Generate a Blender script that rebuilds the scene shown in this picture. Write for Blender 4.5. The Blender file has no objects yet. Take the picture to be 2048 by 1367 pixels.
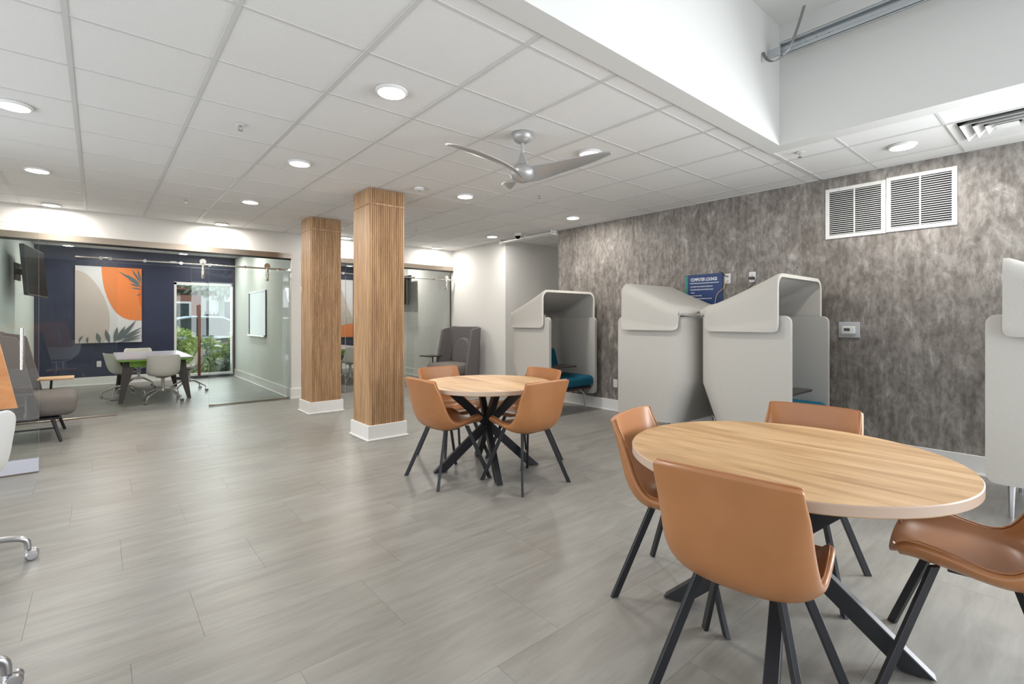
import bpy, bmesh, math, random
from mathutils import Vector, Matrix
random.seed(7)
SC = bpy.context.scene
COL = SC.collection
PI = math.pi
R = math.radians
HCAM = 1.31
HC = HCAM + 1.4332            # ceiling grid height
T = 0.6096                    # ceiling module
GU, GV = -0.1187, 1.894       # grid offsets
# ------------------------------------------------------------------ camera
cam = bpy.data.cameras.new('camera'); camo = bpy.data.objects.new('camera', cam); COL.objects.link(camo)
camo.location = (0, 0, HCAM); camo.rotation_euler = (PI/2, 0, -0.70417)
cam.sensor_width = 36; cam.lens = 975.4/2048*36; cam.shift_y = -(683.5-639.1)/2048
cam.clip_start = 0.05; cam.clip_end = 200
SC.camera = camo
# ------------------------------------------------------------------ world, daylight, exposure
SC.view_settings.view_transform = 'Standard'; SC.view_settings.look = 'None'
SC.view_settings.gamma = 1; SC.view_settings.use_curve_mapping = False
SC.view_settings.exposure = 0.18
W = bpy.data.worlds.new('world'); SC.world = W; W.use_nodes = True
bg = W.node_tree.nodes['Background']; bg.inputs[0].default_value = (0.86, 0.93, 1.0, 1); bg.inputs[1].default_value = 2.0
def area(name, loc, rot, sx, sy, power, col):
    l = bpy.data.lights.new(name, 'AREA'); l.shape = 'RECTANGLE'; l.size = sx; l.size_y = sy
    l.energy = power; l.color = col
    o = bpy.data.objects.new(name, l); o.location = loc; o.rotation_euler = rot; COL.objects.link(o); return o
# daylight pouring through the storefront windows behind the camera
area('storefront_daylight', (3.6, -2.70, 1.40), (R(66), 0, R(6)), 4.0, 2.3, 100, (0.95, 0.98, 1.0))
area('corner_fill_light', (5.95, -1.6, 1.40), (R(76), 0, R(72)), 1.8, 2.3, 380, (0.94, 0.98, 1.0))  # fill lamp outside an unseen corner window, both added to light the floor
area('side_fill_light', (-3.3, 2.6, 1.3), (R(97), 0, R(-90)), 9.0, 2.2, 80, (0.96, 0.98, 1.0))  # added fill lamp on the unseen left side; no window is known there
area('meeting_window_daylight', (1.85, 13.3, 1.2), (R(-92), 0, 0), 1.1, 1.9, 18, (0.93, 0.98, 1.0))
LAMP_W = 15.0
LENS_E = 6.0
# ------------------------------------------------------------------ materials
MATS = {}
def nt(name):
    m = bpy.data.materials.new(name); m.use_nodes = True; MATS[name] = m
    return m, m.node_tree.nodes, m.node_tree.links, m.node_tree.nodes['Principled BSDF']
def mat(name, col, rough=.5, metal=0., spec=.5, bump=None, coat=0, emis=None):
    m, n, l, b = nt(name)
    b.inputs['Base Color'].default_value = (*col, 1); b.inputs['Roughness'].default_value = rough
    b.inputs['Metallic'].default_value = metal; b.inputs['Specular IOR Level'].default_value = spec
    b.inputs['Coat Weight'].default_value = coat
    if emis:
        b.inputs['Emission Color'].default_value = (*emis[0], 1); b.inputs['Emission Strength'].default_value = emis[1]
    if bump:
        tc = n.new('ShaderNodeTexCoord'); no = n.new('ShaderNodeTexNoise'); bu = n.new('ShaderNodeBump')
        no.inputs['Scale'].default_value = bump[0]; no.inputs['Detail'].default_value = 3
        bu.inputs['Strength'].default_value = bump[1]; bu.inputs['Distance'].default_value = .002
        l.new(tc.outputs['Object'], no.inputs['Vector']); l.new(no.outputs['Fac'], bu.inputs['Height']); l.new(bu.outputs[0], b.inputs['Normal'])
    return m
def tex_mat(name, cols, scale, vec_scale=(1,1,1), detail=6, rough=.5, distort=0., noise_rough=.55, world=False, rand=0., bump=.0, layers=None, metal=0, spec=.5, randcol=0.):
    """noise driven colour ramp; world=True uses position, rand offsets per object"""
    m, n, l, b = nt(name)
    if world:
        g = n.new('ShaderNodeNewGeometry'); src = g.outputs['Position']
    else:
        g = n.new('ShaderNodeTexCoord'); src = g.outputs['Object']
    oi = n.new('ShaderNodeObjectInfo')
    if rand:
        mu = n.new('ShaderNodeMath'); mu.operation = 'MULTIPLY'; mu.inputs[1].default_value = rand; l.new(oi.outputs['Random'], mu.inputs[0])
        ad = n.new('ShaderNodeVectorMath'); ad.operation = 'ADD'; l.new(src, ad.inputs[0]); l.new(mu.outputs[0], ad.inputs[1]); src = ad.outputs[0]
    mp = n.new('ShaderNodeMapping'); mp.inputs['Scale'].default_value = vec_scale; l.new(src, mp.inputs['Vector'])
    no = n.new('ShaderNodeTexNoise'); no.inputs['Scale'].default_value = scale; no.inputs['Detail'].default_value = detail
    no.inputs['Roughness'].default_value = noise_rough; no.inputs['Distortion'].default_value = distort
    l.new(mp.outputs[0], no.inputs['Vector'])
    cr = n.new('ShaderNodeValToRGB'); el = cr.color_ramp.elements
    while len(el) < len(cols): el.new(.5)
    for e, (p, c) in zip(el, cols): e.position = p; e.color = (*c, 1)
    l.new(no.outputs['Fac'], cr.inputs[0]); out = cr.outputs[0]
    for (sc2, vs2, c0, c1, fac, p0, p1) in (layers or []):
        mp2 = n.new('ShaderNodeMapping'); mp2.inputs['Scale'].default_value = vs2; l.new(src, mp2.inputs['Vector'])
        n2 = n.new('ShaderNodeTexNoise'); n2.inputs['Scale'].default_value = sc2; n2.inputs['Detail'].default_value = 5; l.new(mp2.outputs[0], n2.inputs['Vector'])
        r2 = n.new('ShaderNodeValToRGB'); r2.color_ramp.elements[0].position = p0; r2.color_ramp.elements[1].position = p1
        r2.color_ramp.elements[0].color = (*c0, 1); r2.color_ramp.elements[1].color = (*c1, 1); l.new(n2.outputs['Fac'], r2.inputs[0])
        mx = n.new('ShaderNodeMix'); mx.data_type = 'RGBA'; mx.blend_type = 'MULTIPLY'; mx.inputs[0].default_value = fac
        l.new(out, mx.inputs[6]); l.new(r2.outputs[0], mx.inputs[7]); out = mx.outputs[2]
    if randcol:
        hs = n.new('ShaderNodeHueSaturation'); ma = n.new('ShaderNodeMapRange'); ma.inputs[3].default_value = 1-randcol; ma.inputs[4].default_value = 1+randcol
        l.new(oi.outputs['Random'], ma.inputs[0]); l.new(ma.outputs[0], hs.inputs['Value']); l.new(out, hs.inputs['Color']); out = hs.outputs[0]
    l.new(out, b.inputs['Base Color'])
    b.inputs['Roughness'].default_value = rough; b.inputs['Metallic'].default_value = metal; b.inputs['Specular IOR Level'].default_value = spec
    if bump:
        bu = n.new('ShaderNodeBump'); bu.inputs['Strength'].default_value = bump; bu.inputs['Distance'].default_value = .002
        l.new(no.outputs['Fac'], bu.inputs['Height']); l.new(bu.outputs[0], b.inputs['Normal'])
    return m
def glass_mat(name, tint, ior=1.45):
    m, n, l, b = nt(name); n.remove(b)
    o = n['Material Output']; tr = n.new('ShaderNodeBsdfTransparent'); tr.inputs[0].default_value = (*tint, 1)
    gl = n.new('ShaderNodeBsdfGlossy'); gl.inputs['Roughness'].default_value = 0.0
    fr = n.new('ShaderNodeFresnel'); fr.inputs['IOR'].default_value = ior
    mx = n.new('ShaderNodeMixShader'); l.new(fr.outputs[0], mx.inputs[0]); l.new(tr.outputs[0], mx.inputs[1]); l.new(gl.outputs[0], mx.inputs[2])
    l.new(mx.outputs[0], o.inputs[0]); return m
wall_white = mat('wall_paint', (.70, .69, .665), .75, bump=(180, .12))
drywall_bright = mat('drywall_paint', (.62, .62, .608), .7, bump=(150, .1))
trim_white = mat('trim_paint', (.74, .735, .72), .4)
conf_white = mat('pale_green_wall_paint', (.66, .71, .68), .7)
tile_mat = tex_mat('mineral_fibre_tile', [(.3, (.71, .71, .705)), (.7, (.78, .78, .775))], 260, detail=4, rough=.9, bump=.6, world=True, randcol=.012)
tee_mat = mat('painted_steel_tee', (.58, .58, .575), .45)
floor_mat = tex_mat('grey_vinyl_plank', [(.25, (.205, .200, .184)), (.5, (.268, .264, .248)), (.75, (.33, .326, .31))], 2.6, (.6, 3.4, 1), detail=10, rough=.36, distort=.6, noise_rough=.66, world=True, rand=.25, randcol=.022, spec=.45,
    layers=[(12, (.3, 3.2, 1), (.86, .86, .86), (1, 1, 1), .7, .3, .62), (.9, (.8, 1, 1), (.90, .86, .81), (1, 1, 1), .8, .35, .62)])
greywall_mat = tex_mat('concrete_look_wallpaper', [(.28, (.18, .16, .145)), (.46, (.27, .248, .228)), (.58, (.36, .338, .316)), (.72, (.60, .58, .55))], 4.6, (1, 1.35, .8), detail=12, rough=.55, distort=.7, noise_rough=.72, world=True, spec=.35,
    layers=[(9, (1, 2.4, .25), (.70, .68, .66), (1, 1, 1), .8, .32, .6), (.9, (1, 1, .6), (.68, .66, .64), (1, 1, 1), .8, .35, .62), (34, (1, 1, .5), (.68, .67, .66), (1, 1, 1), .9, .38, .56)])
navy = tex_mat('navy_wall_paint', [(.3, (.016, .021, .052)), (.7, (.020, .027, .064))], 3, rough=.5)
oak = tex_mat('oak_veneer', [(.3, (.32, .18, .085)), (.5, (.43, .262, .137)), (.72, (.55, .36, .20))], 5, (5, 5, .42), detail=8, rough=.5, distort=.35, rand=9,
    layers=[(26, (3, 3, .12), (.72, .66, .6), (1, 1, 1), .7, .38, .56)])
tabletop_mat = tex_mat('oak_laminate', [(.30, (.37, .205, .085)), (.5, (.53, .325, .155)), (.72, (.68, .46, .25))], 3.4, (3.6, .42, 1), detail=9, rough=.42, distort=.7, rand=5,
    layers=[(22, (3.2, .16, 1), (.84, .78, .72), (1, 1, 1), .7, .36, .58)])
edge_mat = mat('pale_edge_band', (.50, .37, .285), .5)
leather = tex_mat('tan_leather', [(.3, (.335, .138, .050)), (.7, (.42, .182, .068))], 3, rough=.36, bump=.0, detail=6, spec=.5)
nn = leather.node_tree; _b = nn.nodes['Principled BSDF']; _tc = nn.nodes.new('ShaderNodeTexCoord'); _n = nn.nodes.new('ShaderNodeTexNoise'); _n.inputs['Scale'].default_value = 140; _bu = nn.nodes.new('ShaderNodeBump')
_bu.inputs['Strength'].default_value = .12; _bu.inputs['Distance'].default_value = .002
nn.links.new(_tc.outputs['Object'], _n.inputs['Vector']); nn.links.new(_n.outputs['Fac'], _bu.inputs['Height']); nn.links.new(_bu.outputs[0], _b.inputs['Normal'])
stitch_mat = mat('tan_piping', (.40, .17, .07), .5)
black_metal = mat('black_powder_coat', (.022, .023, .027), .42, .3)
black_plastic = mat('black_plastic', (.02, .02, .02), .4)
screen_mat = mat('dark_screen', (.003, .003, .003), .6, spec=.03)
chrome = mat('chrome', (.62, .60, .57), .16, 1.)
brushed = mat('brushed_steel', (.42, .36, .30), .28, 1.)
galv = mat('galvanised_steel', (.50, .53, .55), .33, .9)
nickel = mat('brushed_nickel', (.42, .42, .42), .38, .5)
alu = mat('cast_aluminium', (.50, .50, .52), .3, 1.)
pod_fab = tex_mat('oatmeal_felt', [(.3, (.385, .37, .34)), (.5, (.465, .45, .42)), (.7, (.545, .53, .50))], 420, detail=3, rough=.95, spec=.1)
pod_inside = tex_mat('grey_felt', [(.3, (.33, .335, .32)), (.5, (.40, .40, .385)), (.7, (.47, .47, .455))], 170, detail=3, rough=.95, spec=.15, bump=.4)
blue_fab = tex_mat('blue_fabric', [(.3, (.010, .10, .17)), (.7, (.018, .15, .24))], 220, rough=.9, spec=.2, bump=.3)
grey_fab = tex_mat('grey_wool', [(.3, (.128, .119, .122)), (.7, (.178, .168, .170))], 220, rough=.92, spec=.2, bump=.3)
grey_fab2 = tex_mat('warm_grey_wool', [(.3, (.14, .125, .115)), (.7, (.19, .172, .158))], 220, rough=.92, spec=.2, bump=.3)
tablet_mat = mat('dark_laminate', (.045, .035, .035), .3)
white_plastic = mat('white_plastic', (.62, .60, .55), .38)
white_gloss = mat('white_satin', (.66, .66, .65), .35)
green_paint = mat('lime_green_edge', (.17, .36, .03), .45)
bluegrey_top = mat('pale_grey_laminate', (.40, .40, .45), .3)
brown_leg = mat('dark_brown_metal', (.035, .026, .02), .45)
bronze = mat('bronze_pull', (.16, .085, .06), .3, .9)
sign_blue = mat('sign_blue', (.006, .035, .15), .4)
sign_teal = mat('sign_teal', (.02, .22, .19), .4)
sign_white = mat('sign_white', (.75, .78, .8), .5)
dark = mat('dark_void', (.008, .008, .008), .9)
lens_mat = mat('lit_lens', (.9, .9, .9), .5, emis=((1, .97, .92), LENS_E))
canvas_mat = mat('canvas_white', (.60, .59, .60), .7)
art_beige = mat('art_beige', (.47, .41, .37), .7)
art_orange = mat('art_orange', (.66, .20, .055), .7)
art_red = mat('art_deep_orange', (.62, .13, .025), .7)
art_green = mat('art_slate_green', (.10, .13, .13), .7)
glass = glass_mat('clear_glass', (.970, .990, .982))
glass_edge = mat('glass_edge', (.62, .72, .68), .2)
wb_mat = mat('whiteboard', (.42, .47, .49), .25)
orange_wood = tex_mat('orange_maple_veneer', [(.3, (.48, .20, .075)), (.7, (.62, .30, .12))], 6, (1, 1, 2), detail=6, rough=.4, distort=.6)
diffuser_clear = mat('clear_cover', (.42, .43, .45), .2)
wire_yellow = mat('yellow_wire', (.45, .36, .12), .5)
# ------------------------------------------------------------------ mesh helpers
class MB:
    def __init__(s): s.bm = bmesh.new()
    def box(s, lo, hi, r=0, seg=2, M=None):
        lo = Vector(lo); hi = Vector(hi); c = (lo+hi)/2; d = hi-lo
        g = bmesh.ops.create_cube(s.bm, size=1, matrix=Matrix.Translation(c) @ Matrix.Diagonal((d.x, d.y, d.z, 1)))
        vs = g['verts']
        if r:
            es = list({e for v in vs for e in v.link_edges})
            g2 = bmesh.ops.bevel(s.bm, geom=es, offset=r, segments=seg, affect='EDGES', profile=.5)
            vs = list({v for f in g2['faces'] for v in f.verts} | {v for v in vs if v.is_valid})
        if M is not None: bmesh.ops.transform(s.bm, matrix=M, verts=vs)
        return s
    def hexa(s, b, t):
        """b, t: lists of corner points (same count), closed prism"""
        vb = [s.bm.verts.new(p) for p in b]; vt = [s.bm.verts.new(p) for p in t]; n = len(b)
        s.bm.faces.new(vb[::-1]); s.bm.faces.new(vt)
        for i in range(n): s.bm.faces.new((vb[i], vb[(i+1) % n], vt[(i+1) % n], vt[i]))
        return s
    def bar(s, p0, p1, ax, w, d):
        """straight bar with horizontal cut ends; ax = direction of the w side in plan"""
        a = Vector((ax[0], ax[1], 0)).normalized(); c = Vector((-a.y, a.x, 0))
        def q(p): p = Vector(p); return [p-a*w/2-c*d/2, p+a*w/2-c*d/2, p+a*w/2+c*d/2, p-a*w/2+c*d/2]
        return s.hexa(q(p0), q(p1))
    def tube(s, pts, r, n=10, caps=True):
        pts = [Vector(p) for p in pts]; rings = []; up = None
        for i, p in enumerate(pts):
            t = (pts[min(i+1, len(pts)-1)]-pts[max(i-1, 0)]).normalized()
            if up is None:
                up = Vector((0, 0, 1)) if abs(t.z) < .9 else Vector((1, 0, 0))
            x = t.cross(up).normalized(); y = x.cross(t).normalized(); up = y
            rr = r[i] if isinstance(r, (list, tuple)) else r
            rings.append([s.bm.verts.new(p+(x*math.cos(2*PI*k/n)+y*math.sin(2*PI*k/n))*rr) for k in range(n)])
        for a, b in zip(rings, rings[1:]):
            for k in range(n): s.bm.faces.new((a[k], a[(k+1) % n], b[(k+1) % n], b[k]))
        if caps: s.bm.faces.new(rings[0][::-1]); s.bm.faces.new(rings[-1])
        return s
    def lathe(s, prof, c=(0, 0, 0), n=24, M=None):
        c = Vector(c); rings = []; new = []
        for (r, z) in prof:
            if r < 1e-5: rings.append([s.bm.verts.new(c+Vector((0, 0, z)))])
            else: rings.append([s.bm.verts.new(c+Vector((r*math.cos(2*PI*k/n), r*math.sin(2*PI*k/n), z))) for k in range(n)])
            new += rings[-1]
        for a, b in zip(rings, rings[1:]):
            for k in range(n):
                k2 = (k+1) % n
                if len(a) == 1 and len(b) == 1: continue
                if len(a) == 1: s.bm.faces.new((a[0], b[k2], b[k]))
                elif len(b) == 1: s.bm.faces.new((a[k], a[k2], b[0]))
                else: s.bm.faces.new((a[k], a[k2], b[k2], b[k]))
        if M is not None: bmesh.ops.transform(s.bm, matrix=M, verts=new)
        return s
    def grid(s, rows):
        vs = [[s.bm.verts.new(p) for p in row] for row in rows]
        for a, b in zip(vs, vs[1:]):
            for i in range(len(a)-1): s.bm.faces.new((a[i], a[i+1], b[i+1], b[i]))
        return s
    def build(s, name, m, parent=None, smooth=0, mods=(), recalc=True, up_ref=None, **props):
        if recalc: bmesh.ops.recalc_face_normals(s.bm, faces=s.bm.faces)
        if up_ref is not None:
            f = min(s.bm.faces, key=lambda q: (q.calc_center_median()-Vector(up_ref)).length)
            if f.normal.z < 0: bmesh.ops.reverse_faces(s.bm, faces=s.bm.faces)
        me = bpy.data.meshes.new(name); s.bm.to_mesh(me); s.bm.free()
        for x in (m if isinstance(m, (list, tuple)) else [m]): me.materials.append(x)
        if smooth:
            me.shade_smooth(); me.set_sharp_from_angle(angle=R(smooth))
        o = bpy.data.objects.new(name, me); COL.objects.link(o)
        if parent: o.parent = parent
        for k in mods:
            mo = o.modifiers.new(k[0], k[0])
            for a, v in k[1].items(): setattr(mo, a, v)
        for k, v in props.items(): o[k] = v
        return o
def thing(name, label, cat, loc=(0, 0, 0), rz=0, group=None):
    o = bpy.data.objects.new(name, None); COL.objects.link(o); o.location = loc; o.rotation_euler = (0, 0, rz)
    o.empty_display_size = .1
    o['label'] = label; o['category'] = cat
    if group: o['group'] = group
    return o
def tag(o, label, cat, group=None):
    o['label'] = label; o['category'] = cat
    if group: o['group'] = group
    return o
def dup(root, loc, rz, label, group=None):
    def cp(o, par):
        c = o.copy(); COL.objects.link(c); c.parent = par
        for ch in list(o.children): cp(ch, c)
        return c
    r = cp(root, None); r.location = loc; r.rotation_euler = (0, 0, rz); r['label'] = label
    if group: r['group'] = group
    return r
def structure(name, mb, m, **k): return mb.build(name, m, kind='structure', **k)
def B(*a, **k): return MB().box(*a, **k)
def share(name, me, parent, loc, rz=0, scale=None):
    o = bpy.data.objects.new(name, me); COL.objects.link(o); o.parent = parent; o.location = loc; o.rotation_euler = (0, 0, rz)
    if scale: o.scale = scale
    return o
def catmull(P, n):
    out = []; m = len(P)
    for i in range(n):
        t = i/(n-1)*(m-1); k = min(int(t), m-2); f = t-k
        p0, p1, p2, p3 = P[max(k-1, 0)], P[k], P[k+1], P[min(k+2, m-1)]
        out.append(tuple(.5*((2*b)+(-a+c)*f+(2*a-5*b+4*c-d)*f*f+(-a+3*b-3*c+d)*f**3) for a, b, c, d in zip(p0, p1, p2, p3)))
    return out

# ------------------------------------------------------------------ room shell
U0, U1, V0, VG, VN = -3.0, 5.66, -2.5, 8.62, 12.88
CU, CL = -0.92, 2.45        # first meeting room side walls
VBAND, UBAND = 1.76, 4.40
floor = structure('floor', B((U0-.2, V0-.2, -.12), (8.0, VN+.2, -.006)), mat('subfloor', (.10, .095, .088), .8))
PW, PL = .4572, .9144
planks = []
for j in range(int((V0-1.9)/PW)-1, int((VN-1.9)/PW)+1):
    v0 = 1.9+PW*j; off = (j*0.37) % 1.0*PL
    if j == 0: off = 1.01
    k0 = int((U0-off)/PL)-1
    for k in range(k0, k0+16):
        u0 = off+PL*k; a, b = max(u0, U0), min(u0+PL, 5.66 if not (5.4 < v0 < 6.9) else 8.0)
        c, d = max(v0, V0), min(v0+PW, VN)
        if b-a < .02 or d-c < .02: continue
        planks.append((a, b, c, d))
def vis(u, v):
    d = .647*u+.762*v; r = .762*u-.647*v
    return d > .9 and abs(r) < d*1.12+.5 and not (v > VG and u < CU-.3)
pg = .00045
near = sorted([p for p in planks if vis((p[0]+p[1])/2, (p[2]+p[3])/2)], key=lambda p: .647*p[0]+.762*p[2])
far = [p for p in planks if p not in near[:285]]; near = near[:285]
pme = None
def plank_mesh():
    bm = bmesh.new(); bmesh.ops.create_cube(bm, size=1, matrix=Matrix.Translation((.5, .5, -.5)))
    me = bpy.data.meshes.new('plank'); bm.to_mesh(me); bm.free(); me.materials.append(floor_mat); return me
pme = plank_mesh()
for a, b, c, d in near:
    share('plank', pme, floor, (a+pg, c+pg, 0), scale=(b-a-2*pg, d-c-2*pg, .006))
mb = MB()
for a, b, c, d in far: mb.box((a+pg, c+pg, -.006), (b-pg, d-pg, 0))
mb.build('planks', floor_mat, floor, kind='stuff')

# walls
def pl(name, lo, hi, m): return structure(name, B(lo, hi), m)
# grey feature wall with the hallway opening left of it
VH0, VH1 = 5.51, 6.85
pl('wall_right', (U1, -.62, 0), (U1+.14, VH0, 3.75), greywall_mat)
mb = MB(); mb.box((U1, V0, 0), (U1+.14, -.62, .12)); mb.box((U1, V0, 2.62), (U1+.14, -.62, 3.75)); mb.box((U1, V0-.12, 0), (U1+.14, V0+.05, 3.75)); mb.box((U1+.02, -1.6, .12), (U1+.1, -1.53, 2.62))
structure('added_window', mb, mat('window_frame', (.14, .13, .12), .4, .5))  # unseen corner window, added as the opening for the fill lamp
pl('wall_hall_front', (U1+.14, VH0-.14, 0), (8.0, VH0, HC), wall_white)
pl('wall_back_corner', (U1, VH1, 0), (U1+.12, VN, HC), wall_white)
pl('wall_hall_side', (U1+.12, VH1, 0), (8.0, VH1+.12, HC), wall_white)
pl('wall_hall_end', (8.0, VH0-.14, 0), (8.1, VH1+.12, HC), wall_white)
# glass wall header, post
pl('wall_back', (U0, VG-.06, 2.41), (U1, VG+.06, HC+.02), wall_white)
pl('wall_post', (CL, VG-.08, 0), (2.605, VG+.08, 2.41), wall_white)
pl('wall_back_left', (U0, VG-.06, 0), (-1.02, VG+.06, 2.41), wall_white)
pl('wall_meeting_left', (CU-.12, VG+.061, 0), (CU, VN, HC), conf_white)
pl('wall_meeting_divider', (CL, VG+.081, 0), (CL+.12, VN, HC), conf_white)
# navy rear wall of both meeting rooms, with the window opening
WU0, WU1, WZ0, WZ1 = 1.27, 2.40, .09, 2.13
mb = MB(); mb.box((CU-.12, VN, 0), (WU0, VN+.14, HC)); mb.box((WU0, VN, WZ1), (WU1, VN+.14, HC)); mb.box((WU0, VN, 0), (WU1, VN+.14, WZ0)); mb.box((WU1, VN, 0), (U1+.12, VN+.14, HC))
structure('wall_navy', mb, navy)
pl('wall_left', (-1.5, 5.75, 0), (-1.38, VG-.06, HC), wall_white)
mb = MB(); mb.box((U0-.12, V0, 0), (U0, 7.2, .2)); mb.box((U0-.12, V0, 2.45), (U0, 7.2, 3.75)); mb.box((U0-.12, 7.2, 0), (U0, VG, 3.75))
for y in (V0, -.6, 1.3, 3.2, 5.1, 7.1): mb.box((U0-.1, y, .2), (U0-.02, y+.07, 2.45))  # unseen openings and mullions, added to let the side fill light in
structure('wall_far_left', mb, wall_white)
# storefront window wall behind the camera
pl('wall_front', (U0, V0-.12, 0), (1.5, V0, 3.8), greywall_mat)
mb = MB(); mb.box((1.5, V0-.12, 0), (U1, V0, .12)); mb.box((1.5, V0-.12, 2.62), (U1, V0, 3.8))
for x in (1.5, 2.85, 4.2, U1-.07): mb.box((x, V0-.1, .12), (x+.07, V0-.02, 2.62))
structure('window_2', mb, mat('storefront_frame', (.12, .11, .1), .4, .6))
# raised ceiling well
mb = MB(); mb.box((U0, VBAND-.14, HC-.012), (UBAND, VBAND, 3.72)); structure('wall_soffit_back', mb, drywall_bright)
mb = MB(); mb.box((UBAND-.16, V0, HC-.012), (UBAND, VBAND-.14, 3.72)); structure('wall_soffit_side', mb, drywall_bright)
structure('ceiling_2', B((U0, V0-.15, 3.70), (UBAND-.16, VBAND-.14, 3.8)), drywall_bright)
# ceiling
mb = MB(); mb.box((U0, VBAND, HC+.12), (8.0, VN, HC+.22)); mb.box((UBAND, V0, HC+.12), (U1, VBAND, HC+.22))
ceil = structure('ceiling', mb, wall_white)
def tmesh():
    bm = bmesh.new(); bmesh.ops.create_cube(bm, size=1, matrix=Matrix.Translation((.5, .5, .5)))
    me = bpy.data.meshes.new('ceiling_tile'); bm.to_mesh(me); bm.free(); me.materials.append(tile_mat); return me
tme = tmesh()
def regions():
    yield (U0, U1, VBAND, VG-.06); yield (UBAND, U1, V0, VBAND); yield (CU, CL, VG+.06, VN); yield (CL+.12, U1, VG+.06, VN); yield (U1+.12, 8.0, VH0, VH1)
cnt = 0
stufft = MB(); anyt = False
tbar = .012
diff_cell = None
DU, DV = GU+8*T, GV-3*T-T*.05   # diffuser tile
for ri, (a, b, c, d) in enumerate(regions()):
    for i in range(-6, 14):
        for j in range(-8, 20):
            u0, u1 = max(GU+i*T+tbar, a+.001), min(GU+(i+1)*T-tbar, b-.001)
            v0, v1 = max(GV+j*T+tbar, c+.001), min(GV+(j+1)*T-tbar, d-.001)
            if u1-u0 < .02 or v1-v0 < .02: continue
            if ri == 1 and i == 8 and j == -3: continue
            uu, vv = (u0+u1)/2, (v0+v1)/2
            if vis(uu, vv) and cnt < 290:
                cnt += 1; share('ceiling_tile', tme, ceil, (u0-.004, v0-.004, HC+.004), scale=(u1-u0+.008, v1-v0+.008, .016))
            else:
                stufft.box((u0, v0, HC+.004), (u1, v1, HC+.02)); anyt = True
    # tee bars
    for i in range(-6, 14):
        u = GU+i*T
        if a+.01 < u < b-.01: B((u-tbar, c, HC), (u+tbar, d, HC+.035)).build('tee_bar', tee_mat, ceil)
    for j in range(-8, 20):
        v = GV+j*T
        if c+.01 < v < d-.01: B((a, v-tbar*.75, HC+.0015), (b, v+tbar*.75, HC+.035)).build('tee_bar', tee_mat, ceil)
    mb = MB()
    mb.box((a, c, HC-.001), (a+.018, d, HC+.02)); mb.box((b-.018, c, HC-.001), (b, d, HC+.02))
    mb.box((a, c, HC-.001), (b, c+.018, HC+.02)); mb.box((a, d-.018, HC-.001), (b, d, HC+.02))
    mb.build('edge_angle', tee_mat, ceil)
if anyt: stufft.build('ceiling_tiles', tile_mat, ceil, kind='stuff')

# baseboards
def bboard(name, lo, hi, ax):
    mb = MB(); mb.box(lo, hi, r=.003, seg=1)
    l2 = list(lo); h2 = list(hi); h2[2] = .02
    if ax[0]: l2[0] += min(0, ax[0])*.014; h2[0] += max(0, ax[0])*.014
    if ax[1]: l2[1] += min(0, ax[1])*.014; h2[1] += max(0, ax[1])*.014
    mb.box(l2, h2, r=.003, seg=1)
    return structure(name, mb, trim_white)
bboard('baseboard_right', (U1-.016, -.62, 0), (U1, VH0, .165), (-1, 0))
bboard('baseboard_right_corner', (U1-.016, VH1, 0), (U1, VG-.08, .165), (-1, 0))
bboard('baseboard_hall', (U1, VH1-.016, 0), (8.0, VH1, .165), (0, -1))
bboard('baseboard_navy', (CU+.016, VN-.016, 0), (WU0, VN, .165), (0, -1))
bboard('baseboard_navy_right', (CL+.12, VN-.016, 0), (U1, VN, .165), (0, -1))
bboard('baseboard_meeting_divider', (CL-.016, VG+.081, 0), (CL, VN, .165), (-1, 0))
bboard('baseboard_meeting_left', (CU, VG+.081, 0), (CU+.016, VN, .165), (1, 0))
bboard('baseboard_far_meeting', (U1-.016, VG+.081, 0), (U1, VN, .165), (-1, 0))
mb = MB(); mb.box((CL-.012, VG-.1, 0), (2.625, VG-.08, .17), r=.003, seg=1); mb.box((CL-.02, VG-.112, 0), (2.635, VG-.1, .02)); mb.box((CL-.012, VG-.08, 0), (CL, VG+.08, .17)); mb.box((2.605, VG-.08, 0), (2.625, VG+.1, .17))
structure('baseboard_post', mb, trim_white)

# ------------------------------------------------------------------ window and what lies outside
w1 = MB(); fw_ = .045
w1.box((WU0, VN-.005, WZ0), (WU0+fw_, VN+.12, WZ1)); w1.box((WU1-fw_*.6, VN-.005, WZ0), (WU1, VN+.12, WZ1)); w1.box((WU0, VN-.005, WZ1-fw_), (WU1, VN+.12, WZ1+.01)); w1.box((WU0, VN-.02, WZ0-.03), (WU1, VN+.12, WZ0+.015))
win = structure('window_1', w1, white_gloss)
B((WU0+fw_, VN+.06, WZ0+.015), (WU1-fw_*.6, VN+.066, WZ1-fw_)).build('pane', glass, win)
ground_mat = tex_mat('outdoor_ground', [(.3, (.10, .09, .06)), (.7, (.17, .16, .12))], 3, rough=.9)
asphalt = mat('asphalt', (.16, .16, .165), .85)
g = B((-14, VN+.16, -.3), (22, 15.6, -.12)).build('planting_bed', ground_mat); tag(g, 'brown mulch planting bed outside the meeting room window', 'ground'); g['kind'] = 'structure'
g = B((-20, 15.6, -.3), (30, 45, -.14)).build('parking_lot', asphalt); tag(g, 'grey asphalt parking lot beyond the planting bed', 'ground'); g['kind'] = 'structure'
leaf_a = tex_mat('yellow_green_leaf', [(.3, (.30, .44, .10)), (.7, (.60, .70, .28))], 3, rough=.45)
leaf_b = tex_mat('mid_green_leaf', [(.3, (.035, .10, .03)), (.7, (.10, .20, .06))], 2, rough=.5)
leaf_c = tex_mat('grey_green_leaf', [(.3, (.12, .19, .13)), (.7, (.38, .50, .34))], 1.2, rough=.5)
bark = mat('bark', (.07, .055, .045), .9)
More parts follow.
